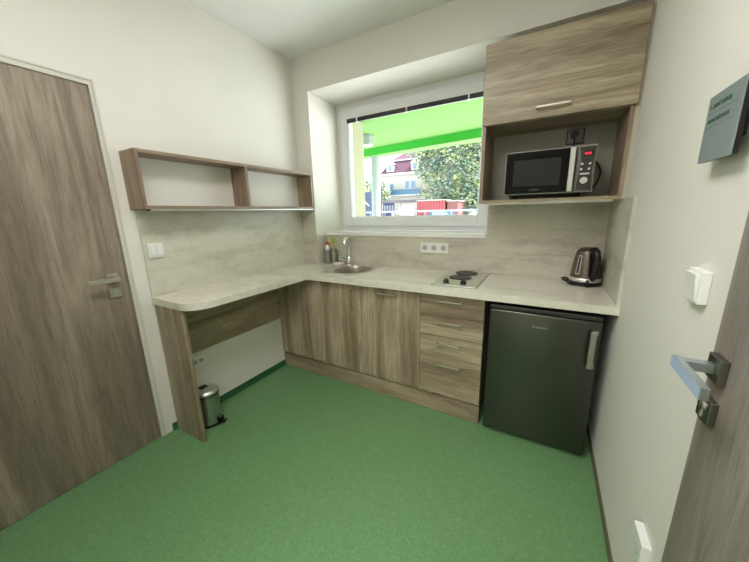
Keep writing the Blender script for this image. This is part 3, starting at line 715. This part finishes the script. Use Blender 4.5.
blk('hoarding', 'pale pink hoarding with dark marks left of the red container', 'hoarding', -19.4, -17.0, 44.5, 44.7, 2.3, mat('hoarding_pink', srgb(140, 118, 126), .6), mat('marks', srgb(120, 110, 140), .7))
aw = thing('awning', 'dark grey awning roof below the villa balcony', 'awning', (-21, 49, -.1))
MB().box(-24.4, -17.2, 47.0, 49.6, 2.95, 3.35).build('roof', mat('awning_dark', srgb(74, 70, 74), .7), aw)
for x_ in (-24.2, -20.8, -17.4): MB().box(x_-.1, x_+.1, 47.1, 47.3, -.1, 2.95).build('post', grey, aw)
bb = blk('storage_block', 'dark blue boxy storage building at the left behind the column', 'building', -29.8, -25.6, 45.5, 49, 4.9, mat('dark_blue', srgb(34, 46, 68), .6))
MB().box(-28.2, -26.9, 45.42, 45.5, .6, 2.2).build('door', fwhite, bb)
MB().poly([(-27.6, 45.4, 3.9), (-27.4, 45.4, 3.9), (-25.9, 45.4, 2.5), (-26.1, 45.4, 2.5)], (0, .1, 0)).build('stripe', fwhite, bb)

def car(x, y, label, col):
    t = thing('car', label, 'car', (x, y, -.1), None)
    b = MB(); prof_ = [(-2.1, .25), (2.1, .25), (2.15, .7), (1.3, .9), (.7, 1.36), (-1.2, 1.40), (-1.8, .95), (-2.15, .85)]
    b.poly([(x+a, y-.85, -.1+z_) for a, z_ in prof_], (0, 1.7, 0)).build('body', mat('car_paint', col, .25), t)
    g = MB(); g.poly([(x-1.1, y-.87, .88), (x+1.05, y-.87, .84), (x+.6, y-.87, 1.2), (x-1.05, y-.87, 1.24)], (0, 1.74, 0)).build('side_window', pane_m, t)
    for a in (-1.35, 1.35):
        for s_ in (-.8, .66): MB().cyl((x+a, y+s_, .22), (x+a, y+s_+.16, .22), .32, 18).build('wheel', black, t)
car(-8.0, 31, 'dark blue parked car in front of the big tree', srgb(40, 52, 74))
car(-3.2, 30, 'silver parked car at the right edge of the window view', srgb(200, 204, 208))

# trees
def leafmat(name, cols):
    m = mat(name, cols[1], .5); c = coord(m, (1, 1, 1)); n = noise(m, c, .55, 3, .7)
    r = ramp(m, n.outputs[0], [(.36, cols[0]), (.5, cols[1]), (.64, cols[2])]); N, L, p = nodes(m); L.new(r.outputs[0], p.inputs['Base Color'])
    p.inputs['Transmission Weight'].default_value = 0
    return m
def tree(label, x, y, h, blobs, n, sz, mt, trunk_r=.25):
    t = thing('tree', label, 'tree', (x, y, -.1))
    tm = MB().tube([(x, y, -.1), (x+.1, y, h*.3), (x-.1, y+.1, h*.6), (x, y, h*.85)], [trunk_r, trunk_r*.8, trunk_r*.5, trunk_r*.15], 10)
    for k in range(7):
        a = k*2.4; z0_ = h*(.3+.06*k)
        tm.tube([(x, y, z0_), (x+math.cos(a)*h*.12, y+math.sin(a)*h*.12, z0_+h*.1), (x+math.cos(a)*h*.17, y+math.sin(a)*h*.17, z0_+h*.16)], [trunk_r*.4, trunk_r*.25, trunk_r*.08], 7)
    tm.build('trunk', mat('bark', srgb(92, 80, 66), .9), t, True)
    verts = []; faces = []
    vol = [b_[3]*b_[4]*b_[5] for b_ in blobs]; tot = sum(vol)
    for b_, vv in zip(blobs, vol):
        for i in range(int(n*vv/tot)):
            while True:
                d = Vector((random.gauss(0, 1), random.gauss(0, 1), random.gauss(0, 1)))
                if d.length > .01: break
            d.normalize(); r_ = (.45+.55*random.random()**.5)*(1+.12*math.sin(d.x*7+d.z*9))
            c = Vector((b_[0]+d.x*b_[3]*r_, b_[1]+d.y*b_[4]*r_, b_[2]+d.z*b_[5]*r_))
            u = Vector((random.gauss(0, 1), random.gauss(0, 1), random.gauss(0, .6))).normalized(); v_ = u.orthogonal().normalized()
            v_ = (Matrix.Rotation(random.random()*6.28, 3, u) @ v_); s_ = sz*(.6+.8*random.random())
            k = len(verts)
            verts += [c-u*s_, c+v_*s_*.5, c+u*s_, c-v_*s_*.5]; faces.append((k, k+1, k+2, k+3))
    me = bpy.data.meshes.new('foliage'); base = Vector(t['_b'])
    me.from_pydata([tuple(q_-base) for q_ in verts], [], faces); me.materials.append(mt)
    o = bpy.data.objects.new('foliage', me); COL.objects.link(o); o.parent = t
    return t
lm1 = leafmat('foliage_green', (srgb(84, 104, 92), srgb(112, 132, 110), srgb(160, 168, 100)))
lm2 = leafmat('foliage_yellow', (srgb(70, 92, 60), srgb(106, 124, 70), srgb(156, 158, 90)))
tree('big leafy tree filling the right half of the window view', -9.5, 54.4, 20, [(-19.2, 54.4, 13.2, 3.6, 2.6, 2.4), (-17.4, 54.4, 10.2, 3.0, 2.6, 3.0), (-11.93, 54.4, 7.61, 8.76, 3.4, 7.16), (-6.36, 54.4, 9.6, 8.36, 3.4, 7.96), (-14.32, 54.4, 14.58, 6.77, 3.4, 5.17), (-7.95, 54.4, 16.57, 7.96, 3.4, 5.97), (-11.13, 54.4, 3.04, 6.77, 3.4, 3.98)], 26000, .27, lm1, .5)
tree('yellow-green tree at the right edge of the window view', .6, 19, 8, [(.3, 19, 3.2, 1.7, 1.8, 2.6), (.6, 19, 5.4, 1.7, 1.6, 1.8)], 5000, .15, lm2, .2)
tree('small distant tree behind the dark blue building at the left', -32, 56, 8.5, [(-32, 56, 5.6, 3.0, 2.5, 3.0), (-29.5, 56, 5.2, 2.2, 2, 2.6)], 2500, .3, lm1, .25)

for o in bpy.data.objects:
    if '_b' in o: del o['_b']
